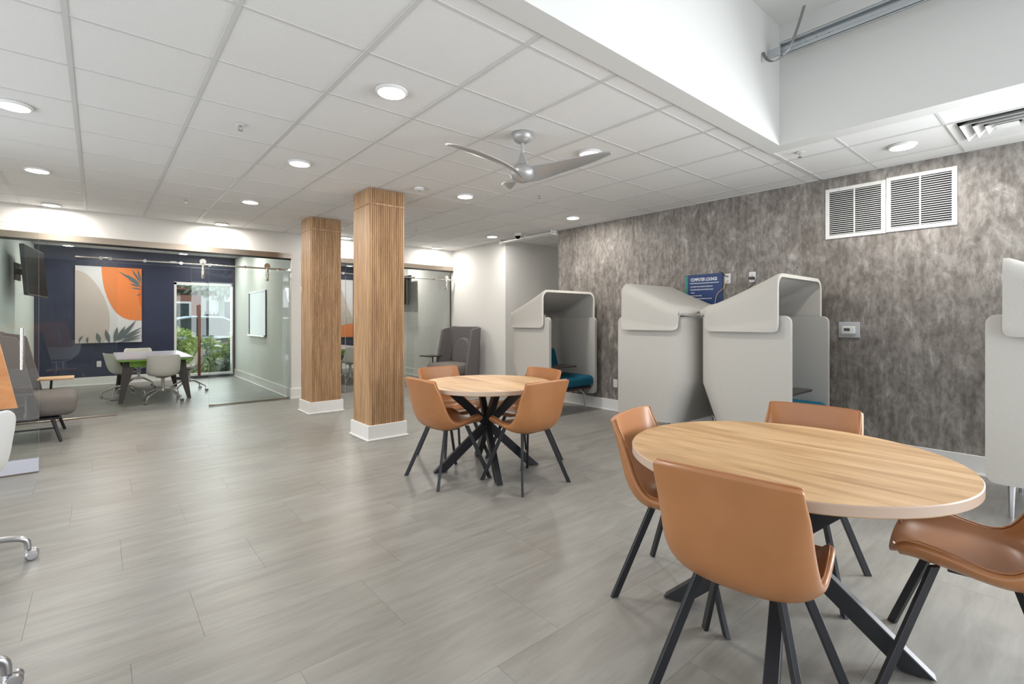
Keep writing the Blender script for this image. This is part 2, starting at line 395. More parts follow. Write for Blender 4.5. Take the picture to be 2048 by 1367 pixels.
def leaf_ball(mb, c, rad, n, size, rng):
    for _ in range(n):
        while True:
            p = Vector((rng.uniform(-1, 1), rng.uniform(-1, 1), rng.uniform(-1, 1)))
            if .25 < p.length < 1: break
        q = Vector(c)+Vector((p.x*rad[0], p.y*rad[1], p.z*rad[2])); s = size*rng.uniform(.6, 1.3)
        d = Vector((p.x, p.y, p.z*.5-.1)).normalized(); e = d.cross(Vector((rng.uniform(-1, 1), rng.uniform(-1, 1), rng.uniform(-1, 1)))).normalized()
        f = d.cross(e)*.12*s
        a = mb.bm.verts.new(q); b = mb.bm.verts.new(q+d*s*.5+e*s*.22+f); c2 = mb.bm.verts.new(q+d*s); d2 = mb.bm.verts.new(q+d*s*.5-e*s*.22+f)
        mb.bm.faces.new((a, b, c2)); mb.bm.faces.new((a, c2, d2))
def shrub(loc, blobs, m, label, size=.13, n=420, seed=1):
    rng = random.Random(seed); t = thing('shrub', label, 'plant', loc)
    mb = MB()
    for c, r in blobs: leaf_ball(mb, c, r, n, size, rng)
    mb.build('foliage', m, t, recalc=False, kind='stuff')
    mb = MB()
    for c, r in blobs:
        for k in range(4): mb.tube([(c[0]*.4+rng.uniform(-.05, .05), c[1]*.4, -.0), (c[0]*.8, c[1]*.8, c[2]*.5), (c[0]+rng.uniform(-.15, .15), c[1]+rng.uniform(-.1, .1), c[2])], [.012, .009, .005], 5)
    mb.build('stems', bark, t)
shrub((1.98, 13.7, -.12), [((0, 0, .55), (.42, .3, .45)), ((.3, .1, .3), (.3, .3, .3))], leaf_a, 'yellow green leafy shrub right behind the bronze door pull', .11, 700, 3)
shrub((1.35, 14.3, -.12), [((0, 0, .55), (.5, .3, .45)), ((.2, .1, .95), (.3, .25, .22))], leaf_a, 'pale green shrub outside the window just behind the lime edged table', .11, 700, 4)
shrub((2.85, 13.9, -.12), [((0, 0, .6), (.42, .35, .5)), ((.1, .2, 1.0), (.35, .25, .25))], leaf_a, 'yellow green shrub at the window corner next to the whiteboard wall', .11, 700, 5)
shrub((2.62, 13.5, -.12), [((0, 0, .3), (.3, .22, .3))], leaf_b, 'low dark green plant against the window glass', .17, 260, 6)
shrub((2.2, 14.9, -.12), [((0, 0, .5), (.9, .3, .42))], leaf_b, 'dark green hedge plant between the pale shrubs and the parked car', .12, 500, 7)
def tree(loc, blobs, label, h, seed, m, size=.2, n=900):
    rng = random.Random(seed); t = thing('tree', label, 'tree', loc)
    mb = MB()
    for c, r in blobs: leaf_ball(mb, c, r, n, size, rng)
    mb.build('foliage', m, t, recalc=False, kind='stuff')
    MB().tube([(0, 0, 0), (.05, 0, h*.5), (0, .05, h)], [.13, .1, .07], 8).build('trunk', bark, t, 40)
tree((3.9, 18.9, -.14), [((-.6, 0, 2.95), (1.5, 1, .75)), ((.4, .4, 3.3), (1.3, 1, .7))], 'grey green tree drooping over the top of the meeting room window', 3.4, 11, leaf_c)
tree((.5, 19.3, -.14), [((0, 0, 3.1), (1.3, 1, .8)), ((.7, -.3, 2.8), (.8, .7, .45))], 'tree with fine foliage seen at the window top above the car roof', 3.2, 12, leaf_c)
# parked car
car_paint = mat('blue_grey_car_paint', (.28, .35, .39), .25, .5)
car_glass = mat('car_window_glass', (.05, .075, .08), .1, .2)
t = thing('car', 'dark grey parked car behind the shrubs outside the window', 'car', (2.2, 16.7, -.14), 0)
prof = [(-2.2, .35), (-2.25, .75), (-2.05, .95), (-1.3, 1.0), (-.75, 1.38), (-.2, 1.5), (.5, 1.48), (1.15, 1.15), (1.55, 1.0), (2.15, .85), (2.3, .6), (2.28, .35)]
body = [(-2.2, .3), (-2.25, .75), (-2.05, .95), (-1.3, 1.0), (1.5, 1.0), (2.15, .85), (2.3, .6), (2.28, .3)]
MB().hexa([(x, -.85, z) for x, z in body], [(x, .85, z) for x, z in body]).build('body', car_paint, t, mods=[('BEVEL', dict(width=.06, segments=2))])
cab = [(-1.35, .98), (-.78, 1.40), (-.2, 1.5), (.5, 1.48), (1.1, 1.2), (1.5, .98)]
MB().hexa([(x, -.75, z) for x, z in cab], [(x, .75, z) for x, z in cab]).build('cabin', car_glass, t)
roof = [(-1.42, 1.0), (-.8, 1.42), (-.2, 1.53), (.52, 1.51), (1.15, 1.22), (1.6, 1.0)]
mb = MB()
for sy in (-1, 1):
    mb.tube([(x, sy*.76, z) for x, z in roof], .035, 6)
rr = [(-.8, 1.42), (-.2, 1.53), (.52, 1.51), (.95, 1.32)]
mb.grid([[(x, y, z) for y in (-.77, 0, .77)] for x, z in rr])
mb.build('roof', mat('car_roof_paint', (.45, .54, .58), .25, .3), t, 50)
for x in (-1.35, 1.4):
    for y in (-.85, .7): MB().lathe([(0, 0), (.31, 0), (.31, .15), (0, .15)], n=16, M=Matrix.Translation((x, y, .31)) @ Matrix.Rotation(-PI/2, 4, 'X')).build('wheel', black_plastic, t, 30)
B((.62, -.95, .98), (.82, -.85, 1.1), r=.03).build('side_mirror', car_paint, t)
# building across the lot
brick_m = tex_mat('red_brick', [(.4, (.19, .085, .06)), (.6, (.27, .13, .10))], 30, (1, 1, 3), rough=.85)
t = thing('building', 'pale and brick apartment building beyond the parked car', 'building', (0, 24, -.14))
B((-8, 0, 0), (3.3, 4, 3.2)).build('wall', brick_m, t)
B((3.3, 0, 0), (14, 4, 3.2)).build('wall', mat('pale_render', (.55, .56, .55), .8), t)
B((-8, -.5, 3.2), (14, 4, 3.45)).build('roof', mat('white_fascia', (.6, .62, .62), .6), t)
for x, w, z0, z1 in ((.7, .95, 1.0, 2.3), (2.35, .6, 1.1, 2.2), (3.9, .8, .9, 2.3), (5.3, .8, .9, 2.3), (7.2, 1., .9, 2.3), (-2, 1., .9, 2.3)):
    f = B((x, -.04, z0), (x+w, .02, z1)).build('window', white_gloss, t); B((x+.08, -.05, z0+.08), (x+w-.08, -.03, z1-.08)).build('pane', car_glass, f)
t = thing('fence', 'thin black metal fence with rails seen through the window', 'fence', (3.0, 20.8, -.14))
for k in range(34): MB().tube([(k*.13, 0, 0), (k*.13, 0, 1.75)], .012, 4).build('picket', black_metal, t)
for z in (.2, 1.6): B((-.05, -.02, z), (4.5, .02, z+.05)).build('rail', black_metal, t)
# grey posts pergola
t = thing('pergola', 'dark timber pergola post and beam outside the window', 'pergola', (3.3, 19.6, -.14))
B((-.08, -.08, 0), (.08, .08, 2.5)).build('post', leaf_c, t); B((-1.5, -.06, 2.28), (3, .06, 2.46)).build('beam', bark, t); B((2.6, -.08, 0), (2.76, .08, 2.5)).build('post', bark, t)

# ------------------------------------------------------------------ glass front of the meeting rooms
def pane(name, lo, hi, parent):
    mb = MB(); mb.box(lo, hi)
    ax = min(range(3), key=lambda i: hi[i]-lo[i])
    o = mb.build(name, [glass, glass_edge], parent)
    for p in o.data.polygons: p.material_index = 0 if abs(p.normal[ax]) > .5 else 1
    return o
def partition(u0, u1, panels, doorspan, label, railspan, rings, hangers, handle_u, transom, group=None):
    t = thing('glass_partition', label, 'glass partition', (0, VG, 0))
    mb = MB(); mb.box((u0, -.065, 2.325), (u1, .065, 2.41), r=.002, seg=1); mb.build('head_channel', brushed, t)
    B((u0, -.066, 2.30), (u1, -.04, 2.325)).build('gap_shade_strip', dark, t)  # near-black strip, colour standing in for the shade of an open gap
    for a, b in panels:
        pane('glass_panel', (a, -.006, .02), (b, .006, 2.325), t)
        mb = MB(); mb.box((a, -.02, 0), (b, .02, .022), r=.002, seg=1); mb.box((a+.01, -.03, 0), (a+.07, .03, .03), r=.004); mb.build('floor_channel', brushed, t)
    if transom: pane('transom_panel', (transom[0], -.006, 2.09), (transom[1], .006, 2.325), t)
    d = thing('sliding_glass_door', label.replace('fixed glass front', 'frameless sliding glass door hung on the rail').replace('glass front', 'sliding glass door'), 'glass door', (0, VG-.10, 0))
    pane('glass_panel', (doorspan[0], -.005, .012), (doorspan[1], .005, 2.075), d)
    for h in hangers:
        mb = MB(); RX = Matrix.Rotation(PI/2, 4, 'X')
        mb.lathe([(0, -.012), (.042, -.012), (.045, 0), (.042, .012), (0, .012)], n=20, M=Matrix.Translation((h, -.03, 2.17)) @ RX)
        mb.box((h-.02, -.045, 1.93), (h+.02, -.025, 2.16), r=.012)
        for z in (1.95, 2.03): mb.lathe([(0, 0), (.02, 0), (.02, .05), (0, .05)], n=14, M=Matrix.Translation((h, .01, z)) @ RX)
        mb.build('roller_hanger', chrome, d, 40)
    if handle_u is not None:
        mb = MB(); mb.box((handle_u-.018, -.075, .47), (handle_u+.018, -.045, 1.53), r=.008)
        for z in (.62, 1.38): mb.tube([(handle_u, -.05, z), (handle_u, 0, z)], .008, 8)
        mb.build('door_pull', bronze, d, 40)
    rl = thing('door_rail', 'slim polished steel rail carrying the ' + ('sliding door between the two oak columns and the corner' if u0 > 2 else 'sliding door in front of the navy meeting room'), 'rail', (0, VG-.13, 0))
    MB().tube([(railspan[0], 0, 2.13), (railspan[1], 0, 2.13)], .0125, 12).build('rail_tube', chrome, rl, 40)
    for x in rings:
        MB().lathe([(0, 0), (.022, 0), (.022, .02), (.012, .03), (.012, .13), (0, .13)], n=16, M=Matrix.Translation((x, -.015, 2.13)) @ Matrix.Rotation(-PI/2, 4, 'X')).build('standoff', chrome, rl, 40)
    return t
partition(-1.02, CL, [(-1.02, .205), (1.285, CL)], (1.05, 2.30), 'fixed glass front of the navy meeting room left of the oak columns', (-.22, 2.43), [.03, .13, .5, .92, 1.28, 1.75, 2.25, 2.40], [1.19, 2.07], 1.14, (.205, 1.285))
partition(2.605, U1, [(2.605, 3.4), (4.62, U1-.03)], (3.35, 4.7), 'fixed glass front of the meeting room behind the oak columns', (3.1, 5.62), [3.3, 3.9, 4.7, 5.2, 5.5], [4.2, 5.45], None, (3.4, 4.62))
B((U1-.03, VG-.02, 0), (U1, VG+.02, 2.33)).build('glass_wall_jamb', chrome); tag(bpy.data.objects['glass_wall_jamb'], 'thin polished metal channel holding the glass at the wall corner', 'metal channel')
# open glass door at the left edge
d = thing('pivot_glass_door', 'open glass door with white bottom rail beside the grey high back chair', 'glass door', (-.387, 5.85, 0))
pane('glass_panel', (-1.0, -.006, .125), (0, .006, 2.126), d)
B((-1.0, -.022, .008), (0, .022, .125), r=.002, seg=1).build('bottom_rail', mat('pale_blue_white_rail', (.46, .47, .53), .4), d)
B((-1.0, -.023, .004), (0, .023, .012)).build('rail_shoe', brushed, d)
mb = MB(); mb.tube([(-.1, -.05, .89), (-.1, -.05, 1.24)], .013, 12)
for z in (.93, 1.2): mb.tube([(-.1, -.05, z), (-.1, 0, z)], .008, 8)
mb.build('door_pull', chrome, d, 40)

# ------------------------------------------------------------------ oak columns
def column(u, v, w, dpt, label):
    t = thing('oak_column', label, 'column', (u, v, 0))
    B((0, 0, .15), (w, dpt, HC)).build('veneer_panel', oak, t)
    nr = 18; step = (w-.02)/nr
    mb = MB()
    for k in range(nr):
        x = .01+step*k
        for z0, z1 in ((.16, 2.565), (2.59, HC-.005)):
            a = [(x+.0035, 0), (x+.0045, -.008), (x+step*.5, -.012), (x+step-.0045, -.008), (x+step-.0035, 0)]
            mb.hexa([(p, q, z0) for p, q in a], [(p, q, z1) for p, q in a])
    mb.build('reeding', oak, t, kind='stuff')
    mb = MB(); mb.box((-.006, -.016, 2.565), (w+.004, .0, 2.588), r=.004); mb.box((-.008, -.006, 2.565), (0, dpt, 2.588), r=.003); mb.build('trim_band', oak, t)
    mb = MB(); mb.box((-.025, -.025, 0), (w+.025, dpt+.025, .165), r=.003, seg=1); mb.box((-.04, -.04, 0), (w+.04, dpt+.04, .018), r=.004, seg=1); mb.build('base_skirting', trim_white, t)
column(2.24, 5.02, .415, .43, 'nearer square oak column with reeded front and white base')
column(2.25, 6.97, .43, .40, 'farther square oak column with reeded front, left of the nearer one')

# ------------------------------------------------------------------ ceiling fixtures
def downlight(u, v, label, lit=True):
    t = thing('ceiling_light', label, 'ceiling light', (u, v, HC+.002), 0, 'round surface ceiling lights')
    MB().lathe([(.098, 0), (.098, -.010), (.090, -.018), (.084, -.018), (.084, -.012), (0, -.012), (0, 0)], n=32).build('trim_ring', white_gloss, t, 35)
    MB().lathe([(.084, -.013), (.083, -.019), (.06, -.021), (0, -.021)], n=32).build('lens', lens_mat, t, 40)
    l = bpy.data.lights.new('lamp', 'AREA'); l.shape = 'DISK'; l.size = .15; l.energy = LAMP_W; l.color = (1, .95, .88)
    o = bpy.data.objects.new('lamp', l); COL.objects.link(o); o.parent = t; o.location = (0, 0, -.025)
for u, v, lb in ((1.405, 2.82, 'round ceiling light nearest the fan on its camera side, left of the blades'),
    (1.405, 4.65, 'round ceiling light second in the row running towards the oak columns'), (1.41, 6.56, 'round ceiling light third in the row, before the glass wall'), (1.41, 8.36, 'round ceiling light tight against the header above the meeting room'),
    (3.24, 4.65, 'round ceiling light right of the nearer oak column'), (5.16, 6.6, 'round ceiling light before the hallway opening, beside the dome camera'), (5.13, 8.36, 'round ceiling light in the far corner above the last glass panel'),
    (5.07, 4.65, 'round ceiling light near the top of the grey wall above the farthest booth'), (-.43, 4.64, 'round ceiling light cut by the photo left edge, nearest of its row'), (-.44, 6.49, 'round ceiling light second in the leftmost row'),
    (-.44, 8.34, 'round ceiling light at the far end of the leftmost row'), (5.05, .98, 'round ceiling light above the white wall grilles'), (3.22, 2.76, 'round ceiling light half hidden behind a fan blade'), (3.3, 8.36, 'round ceiling light seen between the two oak columns')):
    downlight(u, v, lb)
for u, v, lb in ((.1, 10.6, 'added light in the navy meeting room ceiling near the artwork'), (1.9, 10.6, 'added light in the navy meeting room ceiling near the window'), (1.9, 12.1, 'added light in the navy meeting room ceiling deep by the window wall'), (.1, 12.1, 'added light in the navy meeting room ceiling deep above the canvas'), (4.0, 10.6, 'added light in the ceiling of the meeting room behind the columns'), (5.0, 12.0, 'added light deep in the ceiling of the room behind the columns'), (5.1, 10.2, 'added light in the ceiling of the room behind the columns, by the television')):  # unseen lamps added to brighten the two meeting rooms
    downlight(u, v, lb)
def sprinkler(u, v, label):
    t = thing('sprinkler', label, 'sprinkler', (u, v, HC), 0, 'ceiling sprinkler heads')
    MB().lathe([(.036, 0), (.036, -.003), (.02, -.007), (.012, -.007), (.012, 0)], n=20).build('escutcheon', white_gloss, t, 30)
    mb = MB(); mb.tube([(0, 0, 0), (0, 0, -.02)], .006, 8); mb.tube([(.012, 0, -.01), (.014, 0, -.03), (0, 0, -.038)], .0025, 5); mb.tube([(-.012, 0, -.01), (-.014, 0, -.03), (0, 0, -.038)], .0025, 5)
    mb.lathe([(0, -.04), (.018, -.04), (.018, -.042), (0, -.042)], n=12); mb.build('deflector', chrome, t)
for u, v, lb in ((.80, 4.03, 'sprinkler head between the two left rows of ceiling lights, nearer one'), (.80, 6.92, 'small sprinkler head far down the left ceiling by the glass wall'), (3.86, 4.06, 'sprinkler head beyond the fan, right of the oak columns'),
    (3.87, 6.9, 'farthest sprinkler head, right of the oak column top'), (4.59, 1.59, 'sprinkler head beside the white soffit corner')): sprinkler(u, v, lb)
t = thing('smoke_detector', 'small white smoke detector on the ceiling beside the nearer oak column', 'smoke detector', (2.66, 4.69, HC))
MB().lathe([(.055, 0), (.055, -.018), (.04, -.032), (.0, -.034)], n=24).build('housing', white_gloss, t, 40); MB().lathe([(0, -.034), (.008, -.036), (0, -.038)], n=8).build('indicator', black_plastic, t)
t = thing('ceiling_sensor', 'tiny flat white disc on the ceiling tile above the oak column', 'sensor', (2.27, 3.42, HC+.004))
MB().lathe([(.03, 0), (.03, -.006), (0, -.008)], n=20).build('cover', trim_white, t, 40)
t = thing('dome_camera', 'white dome security camera on the ceiling near the hallway opening', 'security camera', (5.3, 6.09, HC))
MB().lathe([(.06, 0), (.062, -.035), (.05, -.05), (.045, -.05)], n=24).build('housing', white_gloss, t, 40); MB().lathe([(.045, -.048), (.04, -.075), (.022, -.092), (0, -.098)], n=20).build('dome', screen_mat, t, 60)
# folding partition track at the hallway opening
t = thing('ceiling_track', 'white double rail track across the top of the hallway opening', 'rail', (U1-.05, 0, 0))
for x in (-.09, .0): B((x, VH0, HC-.055), (x+.022, VH1, HC-.03), r=.004).build('track_rail', trim_white, t)
for y in (VH0, VH1-.03): B((-.10, y, HC-.075), (.03, y+.03, HC), r=.003, seg=1).build('end_bracket', trim_white, t)
B((-.1, 6.15, HC-.055), (.03, 6.18, HC), r=.002, seg=1).build('hanger_bracket', trim_white, t)
# supply diffuser
du0, du1, dv0, dv1 = GU+8*T, GU+9*T, GV-3*T, GV-2*T
t = thing('air_diffuser', 'square white louvred air diffuser in the ceiling by the grey wall', 'air vent', ((du0+du1)/2, (dv0+dv1)/2, HC))
def ringpts(h, z): return [(-h, -h, z), (h, -h, z), (h, h, z), (-h, h, z)]
for h0, z0, h1, z1 in ((.30, -.002, .25, .012), (.235, -.014, .185, .024), (.17, -.018, .125, .02), (.11, -.02, .07, .014)):
    mb = MB(); a = [mb.bm.verts.new(p) for p in ringpts(h0, z0)]; b = [mb.bm.verts.new(p) for p in ringpts(h1, z1)]
    for k in range(4): mb.bm.faces.new((a[k], a[(k+1) % 4], b[(k+1) % 4], b[k]))
    mb.build('louvre_ring', white_gloss, t, mods=[('SOLIDIFY', dict(thickness=.003, offset=0))])
B((-.06, -.06, -.016), (.06, .06, -.012)).build('centre_plate', white_gloss, t)
B((-.29, -.29, .035), (.29, .29, .05)).build('duct_shade', dark, t)  # near-black plate stands in for the shade up inside the duct
# galvanised track and bent strap in the ceiling well
t = thing('galvanised_track', 'galvanised steel track fixed high on the white soffit wall', 'metal track', (4.02, 0, 3.385))
mb = MB(); mb.box((-.0, -2.3, -.05), (.003, 1.52, .05)); mb.box((-.03, -2.3, .047), (.003, 1.52, .05)); mb.box((-.03, -2.3, -.05), (.003, 1.52, -.047)); mb.box((-.03, -2.3, .036), (-.027, 1.52, .05)); mb.box((-.03, -2.3, -.05), (-.027, 1.52, -.038)); mb.box((-.006, -2.3, -.004), (.001, 1.52, .004))
mb.build('channel', galv, t)
mb = MB(); mb.box((-.04, 1.515, -.05), (.02, 1.525, .045)); mb.box((-.02, 1.52, -.03), (.01, 1.62, .03)); mb.build('end_bracket', galv, t)
for y in (1.35, 1.28, 1.2): MB().lathe([(0, 0), (.006, 0), (.006, .004), (0, .004)], n=8, M=Matrix.Translation((-.001, y, 0)) @ Matrix.Rotation(-PI/2, 4, 'Y')).build('bolt_head', dark, t)
for y in (-1.5, 0.2): MB().tube([(0, y, 0), (.22, y, .0)], .008, 6).build('wall_stud', galv, t)
t = thing('bent_strap', 'bent grey steel strap curling under the galvanised track end', 'metal strap', (3.95, 1.52, 3.385))
pp = [(2.161, 3.63), (2.139, 3.53), (2.109, 3.42), (2.083, 3.348), (2.046, 3.30), (1.998, 3.27), (1.960, 3.282), (1.942, 3.32), (1.938, 3.368)]
pp = [(.647*(3.60+.02*i)+.762*l-3.95, .762*(3.60+.02*i)-.647*l-1.52, z-3.385) for i, (l, z) in enumerate(pp)]
pp = catmull(pp, 24); rows = []
for p in pp:
    p = Vector(p); rows.append([p-Vector((.0085, -.0072, 0))+Vector((0, 0, -.004)), p+Vector((.0085, -.0072, 0))+Vector((0, 0, .004))])
MB().grid(rows).build('strap', mat('grey_strap', (.22, .22, .215), .4, .7), t, mods=[('SOLIDIFY', dict(thickness=.004))])

# ------------------------------------------------------------------ fan
t = thing('ceiling_fan', 'silver three blade ceiling fan hanging on a short rod', 'ceiling fan', (2.5, 2.82, HC))
MB().lathe([(.082, 0), (.085, -.012), (.078, -.02), (.075, -.03), (.062, -.055), (.035, -.07), (.022, -.072), (0, -.072)], n=32).build('canopy', nickel, t, 50)
MB().lathe([(.012, -.06), (.012, -.19)], n=16).build('downrod', nickel, t, 40)
MB().lathe([(.014, -.15), (.018, -.16), (.045, -.235), (.05, -.25), (0, -.25)], n=28).build('coupling_cone', nickel, t, 50)
MB().lathe([(0, -.235), (.05, -.24), (.085, -.262), (.098, -.295), (.09, -.33), (.06, -.362), (.02, -.375), (0, -.376)], n=32).build('motor_housing', nickel, t, 60)
def blade():
    mb = MB(); rows = []
    # radial stations: r, half width, sweep offset, twist(deg), z
    st = [(.03, .075, .0, 52, -.31), (.09, .085, .01, 44, -.305), (.16, .085, .02, 32, -.295), (.26, .082, .015, 24, -.28), (.38, .078, .0, 18, -.265), (.50, .068, -.02, 14, -.25), (.60, .050, -.045, 11, -.238), (.66, .028, -.065, 9, -.232), (.685, .006, -.078, 8, -.23)]
    for r, w, s, tw, z in catmull(st, 22):
        row = []
        for k in range(7):
            q = (k/3-1); a = R(tw)
            y = s+q*w*math.cos(a); zz = z-q*w*math.sin(a)*.8-.012*(1-q*q)
            row.append((r, y, zz))
        rows.append(row)
    return mb.grid(rows)
for a in (-174, -57, 64):
    o = blade().build('blade', nickel, t, 60, mods=[('SOLIDIFY', dict(thickness=.008, offset=0)), ('SUBSURF', dict(levels=1, render_levels=1))]); o.rotation_euler = (0, 0, R(a))

# ------------------------------------------------------------------ things on the grey wall
def grille(v0, v1, z0, z1, label):
    t = thing('wall_grille', label, 'air vent', (U1, 0, 0)); f = .035
    mb = MB()
    for lo, hi in (((-.012, v0, z0), (0, v0+f, z1)), ((-.012, v1-f, z0), (0, v1, z1)), ((-.012, v0+f, z0), (0, v1-f, z0+f)), ((-.012, v0+f, z1-f), (0, v1-f, z1))): mb.box(lo, hi, r=.002, seg=1)
    mb.build('frame', white_gloss, t)
    B((-.004, v0+f, z0+f), (-.001, v1-f, z1-f)).build('recess_shade', dark, t)  # near-black sheet paints the shade of the recess behind the slats
    vm = (v0+v1)/2; B((-.014, vm-.005, z0+f), (-.004, vm+.005, z1-f)).build('mullion', white_gloss, t)
    n = 22; h = (z1-z0-2*f)/n
    bm = bmesh.new(); L = v1-v0-2*f
    sec = [(-.0125, 0), (-.0115, 0), (-.004, h*.42), (-.0052, h*.5), (-.0125, h*.12)]
    sec = [(-.0135, .0), (-.0130, h*.30), (-.0042, h*.42), (-.0042, h*.32)]
    mbx = MB(); mbx.hexa([(x, 0, z) for x, z in sec], [(x, L, z) for x, z in sec]); first = mbx.build('slat', white_gloss, t); first.location = (0, v0+f, z0+f+h*.2)
    for k in range(1, n):
        share('slat', first.data, t, (0, v0+f, z0+f+h*(k+.2)))
    for vv, zz in ((v0+.12, z1-f/2), (v1-.12, z1-f/2), (v0+.12, z0+f/2), (v1-.12, z0+f/2), (v0+f/2, (z0+z1)/2), (v1-f/2, (z0+z1)/2)):
        MB().lathe([(0, 0), (.005, 0), (.004, .003), (0, .003)], n=8, M=Matrix.Translation((-.012, vv, zz)) @ Matrix.Rotation(-PI/2, 4, 'Y')).build('screw', galv, t)
grille(.72, 1.218, 2.13, 2.64, 'white louvred return air grille on the grey wall, nearer the camera')
grille(1.222, 1.72, 2.125, 2.63, 'white louvred return air grille on the grey wall, beside its nearer twin')
def outlet(p, rz, label, plug=False, m=white_gloss):
    t = thing('wall_outlet', label, 'outlet', p, rz)
    B((-.036, -.006, -.058), (.036, 0, .058), r=.002, seg=1).build('plate', m, t)
    for z in (-.022, .022): MB().box((-.016, -.009, z-.014), (.016, -.006, z+.014), r=.003).build('socket', m, t)
    mb = MB()
    for z in (-.022, .022):
        for x in (-.006, .006): mb.box((x-.0012, -.0095, z-.004), (x+.0012, -.009, z+.005))
    mb.build('slots', dark, t)
    if plug: B((-.024, -.05, -.03), (.03, -.006, .0), r=.005).build('plugged_adapter', black_plastic, t)
    return t
RW = R(-90)   # plate whose front faces -u
def on_right(v, z): return (U1, v, z)
outlet(on_right(2.735, 1.795), RW, 'white outlet beside the blue sign with wires running from it')
outlet(on_right(2.45, 1.795), RW, 'white outlet with black adapter above the third booth', True)
outlet(on_right(4.37, .40), RW, 'low white outlet on the grey wall between the first two booths')
mb = MB(); mb.tube(catmull([(U1-.015, 2.72, 1.82), (U1-.03, 2.76, 1.83), (U1-.03, 2.79, 1.87), (U1-.04, 2.82, 1.875)], 10), .005, 6); tag(mb.build('power_cord', black_plastic, smooth=40), 'short black cord from the outlet to the blue sign', 'cable')
mb = MB(); mb.tube(catmull([(U1-.015, 2.72, 1.775), (U1-.03, 2.75, 1.74), (U1-.035, 2.77, 1.68), (U1-.06, 2.83, 1.62), (U1-.06, 2.86, 1.5), (U1-.06, 2.87, 1.2)], 16), .004, 6); tag(mb.build('yellow_cable', wire_yellow, smooth=40), 'thin yellow cable hanging past the blue sign edge', 'cable')
mb = MB(); mb.tube(catmull([(U1-.03, 2.45, 1.78), (U1-.02, 2.41, 1.76), (U1-.015, 2.44, 1.71), (U1-.02, 2.49, 1.66), (U1-.02, 2.47, 1.5), (U1-.02, 2.47, 1.2)], 16), .004, 6); tag(mb.build('adapter_cord', black_plastic, smooth=40), 'black cord dropping from the adapter behind the booth', 'cable')
# sign
def text(s, size, loc, mt, parent, name, align='LEFT', xs=1.0, bold=0.):
    c = bpy.data.curves.new(name, 'FONT'); c.body = s; c.size = size; c.align_x = align; c.extrude = .0006; c.offset = bold
    o = bpy.data.objects.new(name+'_tmp', c); COL.objects.link(o)
    dg = bpy.context.evaluated_depsgraph_get(); me = bpy.data.meshes.new_from_object(o.evaluated_get(dg)); bpy.data.objects.remove(o)
    me.materials.clear(); me.materials.append(mt)
    q = bpy.data.objects.new(name, me); COL.objects.link(q); q.parent = parent; q.location = loc; q.rotation_euler = (PI/2, 0, 0); q.scale = (xs, 1, 1)
    return q
t = thing('notice_sign', 'blue computer lounge rules sign with white lettering and teal edge', 'sign', (U1-.02, 3.025, 1.18), RW)
# local: x along -v (picture left to right), front -y
B((-.235, -.006, 0), (.235, .004, .685)).build('board', sign_blue, t)
B((-.235, -.008, 0), (-.205, -.006, .685)).build('teal_stripe', sign_teal, t)
text('COMPUTER LOUNGE', .054, (.005, -.0075, .605), sign_white, t, 'heading', 'CENTER', .66, .0012)
B((-.175, -.0078, .575), (.195, -.0062, .582)).build('rule_line', sign_white, t)
lines = ['• USE IS PERMITTED FOR 60 MINUTES MAXIMUM ONLY', '• YOU ARE RESPONSIBLE FOR ANY PROPERTY DAMAGE', '   OR LOSS.', '• PRINTING LIMIT IS 5 PAGES.', '• YOU MAY NOT MOVE OR REMOVE DATA ON THE', '   COMPUTERS OFFERED.', '• NO FOOD OR DRINK ARE PERMITTED IN THE', '   AREA.', '• REPORT ANY ISSUES WITH EQUIPMENT TO STAFF.']
for i, s in enumerate(lines): text(s, .0195, (-.175, -.0075, .53-.037*i), sign_white, t, 'text_line', 'LEFT', .62, .0004)
for x in (-.2, .2): MB().tube([(x, .003, .6), (x, .02, .6)], .006, 6).build('mount_stud', galv, t)
# thermostat
t = thing('thermostat', 'white thermostat inside a clear plastic guard on the grey wall', 'thermostat', (U1, 1.515, 1.21), RW)
B((-.09, -.012, -.078), (.09, 0, .078), r=.006).build('guard_base', diffuser_clear, t)
B((-.062, -.030, -.045), (.062, -.012, .045), r=.016, seg=3).build('body', white_gloss, t)
B((-.038, -.0315, -.012), (.012, -.0300, .018)).build('display', mat('lcd_green_grey', (.06, .07, .06), .3), t)
for z in (-.006, .010): B((.030, -.0325, z-.003), (.038, -.030, z+.003), r=.001, seg=1).build('button', galv, t)
for x in (-.02, .0): B((x-.006, -.0325, -.032), (x+.006, -.030, -.028)).build('button', galv, t)
t = B((U1-.004, 1.98, 1.86), (U1, 1.99, 1.87)).build('wall_screw', dark); tag(t, 'tiny dark screw hole high on the grey wall right of the third booth', 'screw')

# ------------------------------------------------------------------ cafe chairs (tan bucket seats)
def bucket_rows(S, ns=26, nt_=15, p=2.6):
    rows = []
    for (cy, cz, ey, ez, w) in catmull(S, ns):
        row = []
        for k in range(nt_):
            tt = k/(nt_-1)*2-1; g = abs(tt)**p
            x = w*math.sin(tt*PI/2*.86)/math.sin(PI/2*.86)
            row.append((x, cy+(ey-cy)*g, cz+(ez-cz)*g))
        rows.append(row)
    return rows
SH = [(.238, .428, .215, .470, .155), (.234, .458, .208, .508, .190), (.17, .470, .165, .536, .212), (.05, .458, .06, .524, .224), (-.07, .444, -.03, .502, .228),
      (-.15, .452, -.095, .514, .226), (-.205, .510, -.142, .576, .222), (-.234, .600, -.172, .654, .218), (-.254, .71, -.206, .738, .218), (-.269, .79, -.234, .790, .217), (-.276, .825, -.246, .823, .217), (-.278, .840, -.252, .834, .216)]
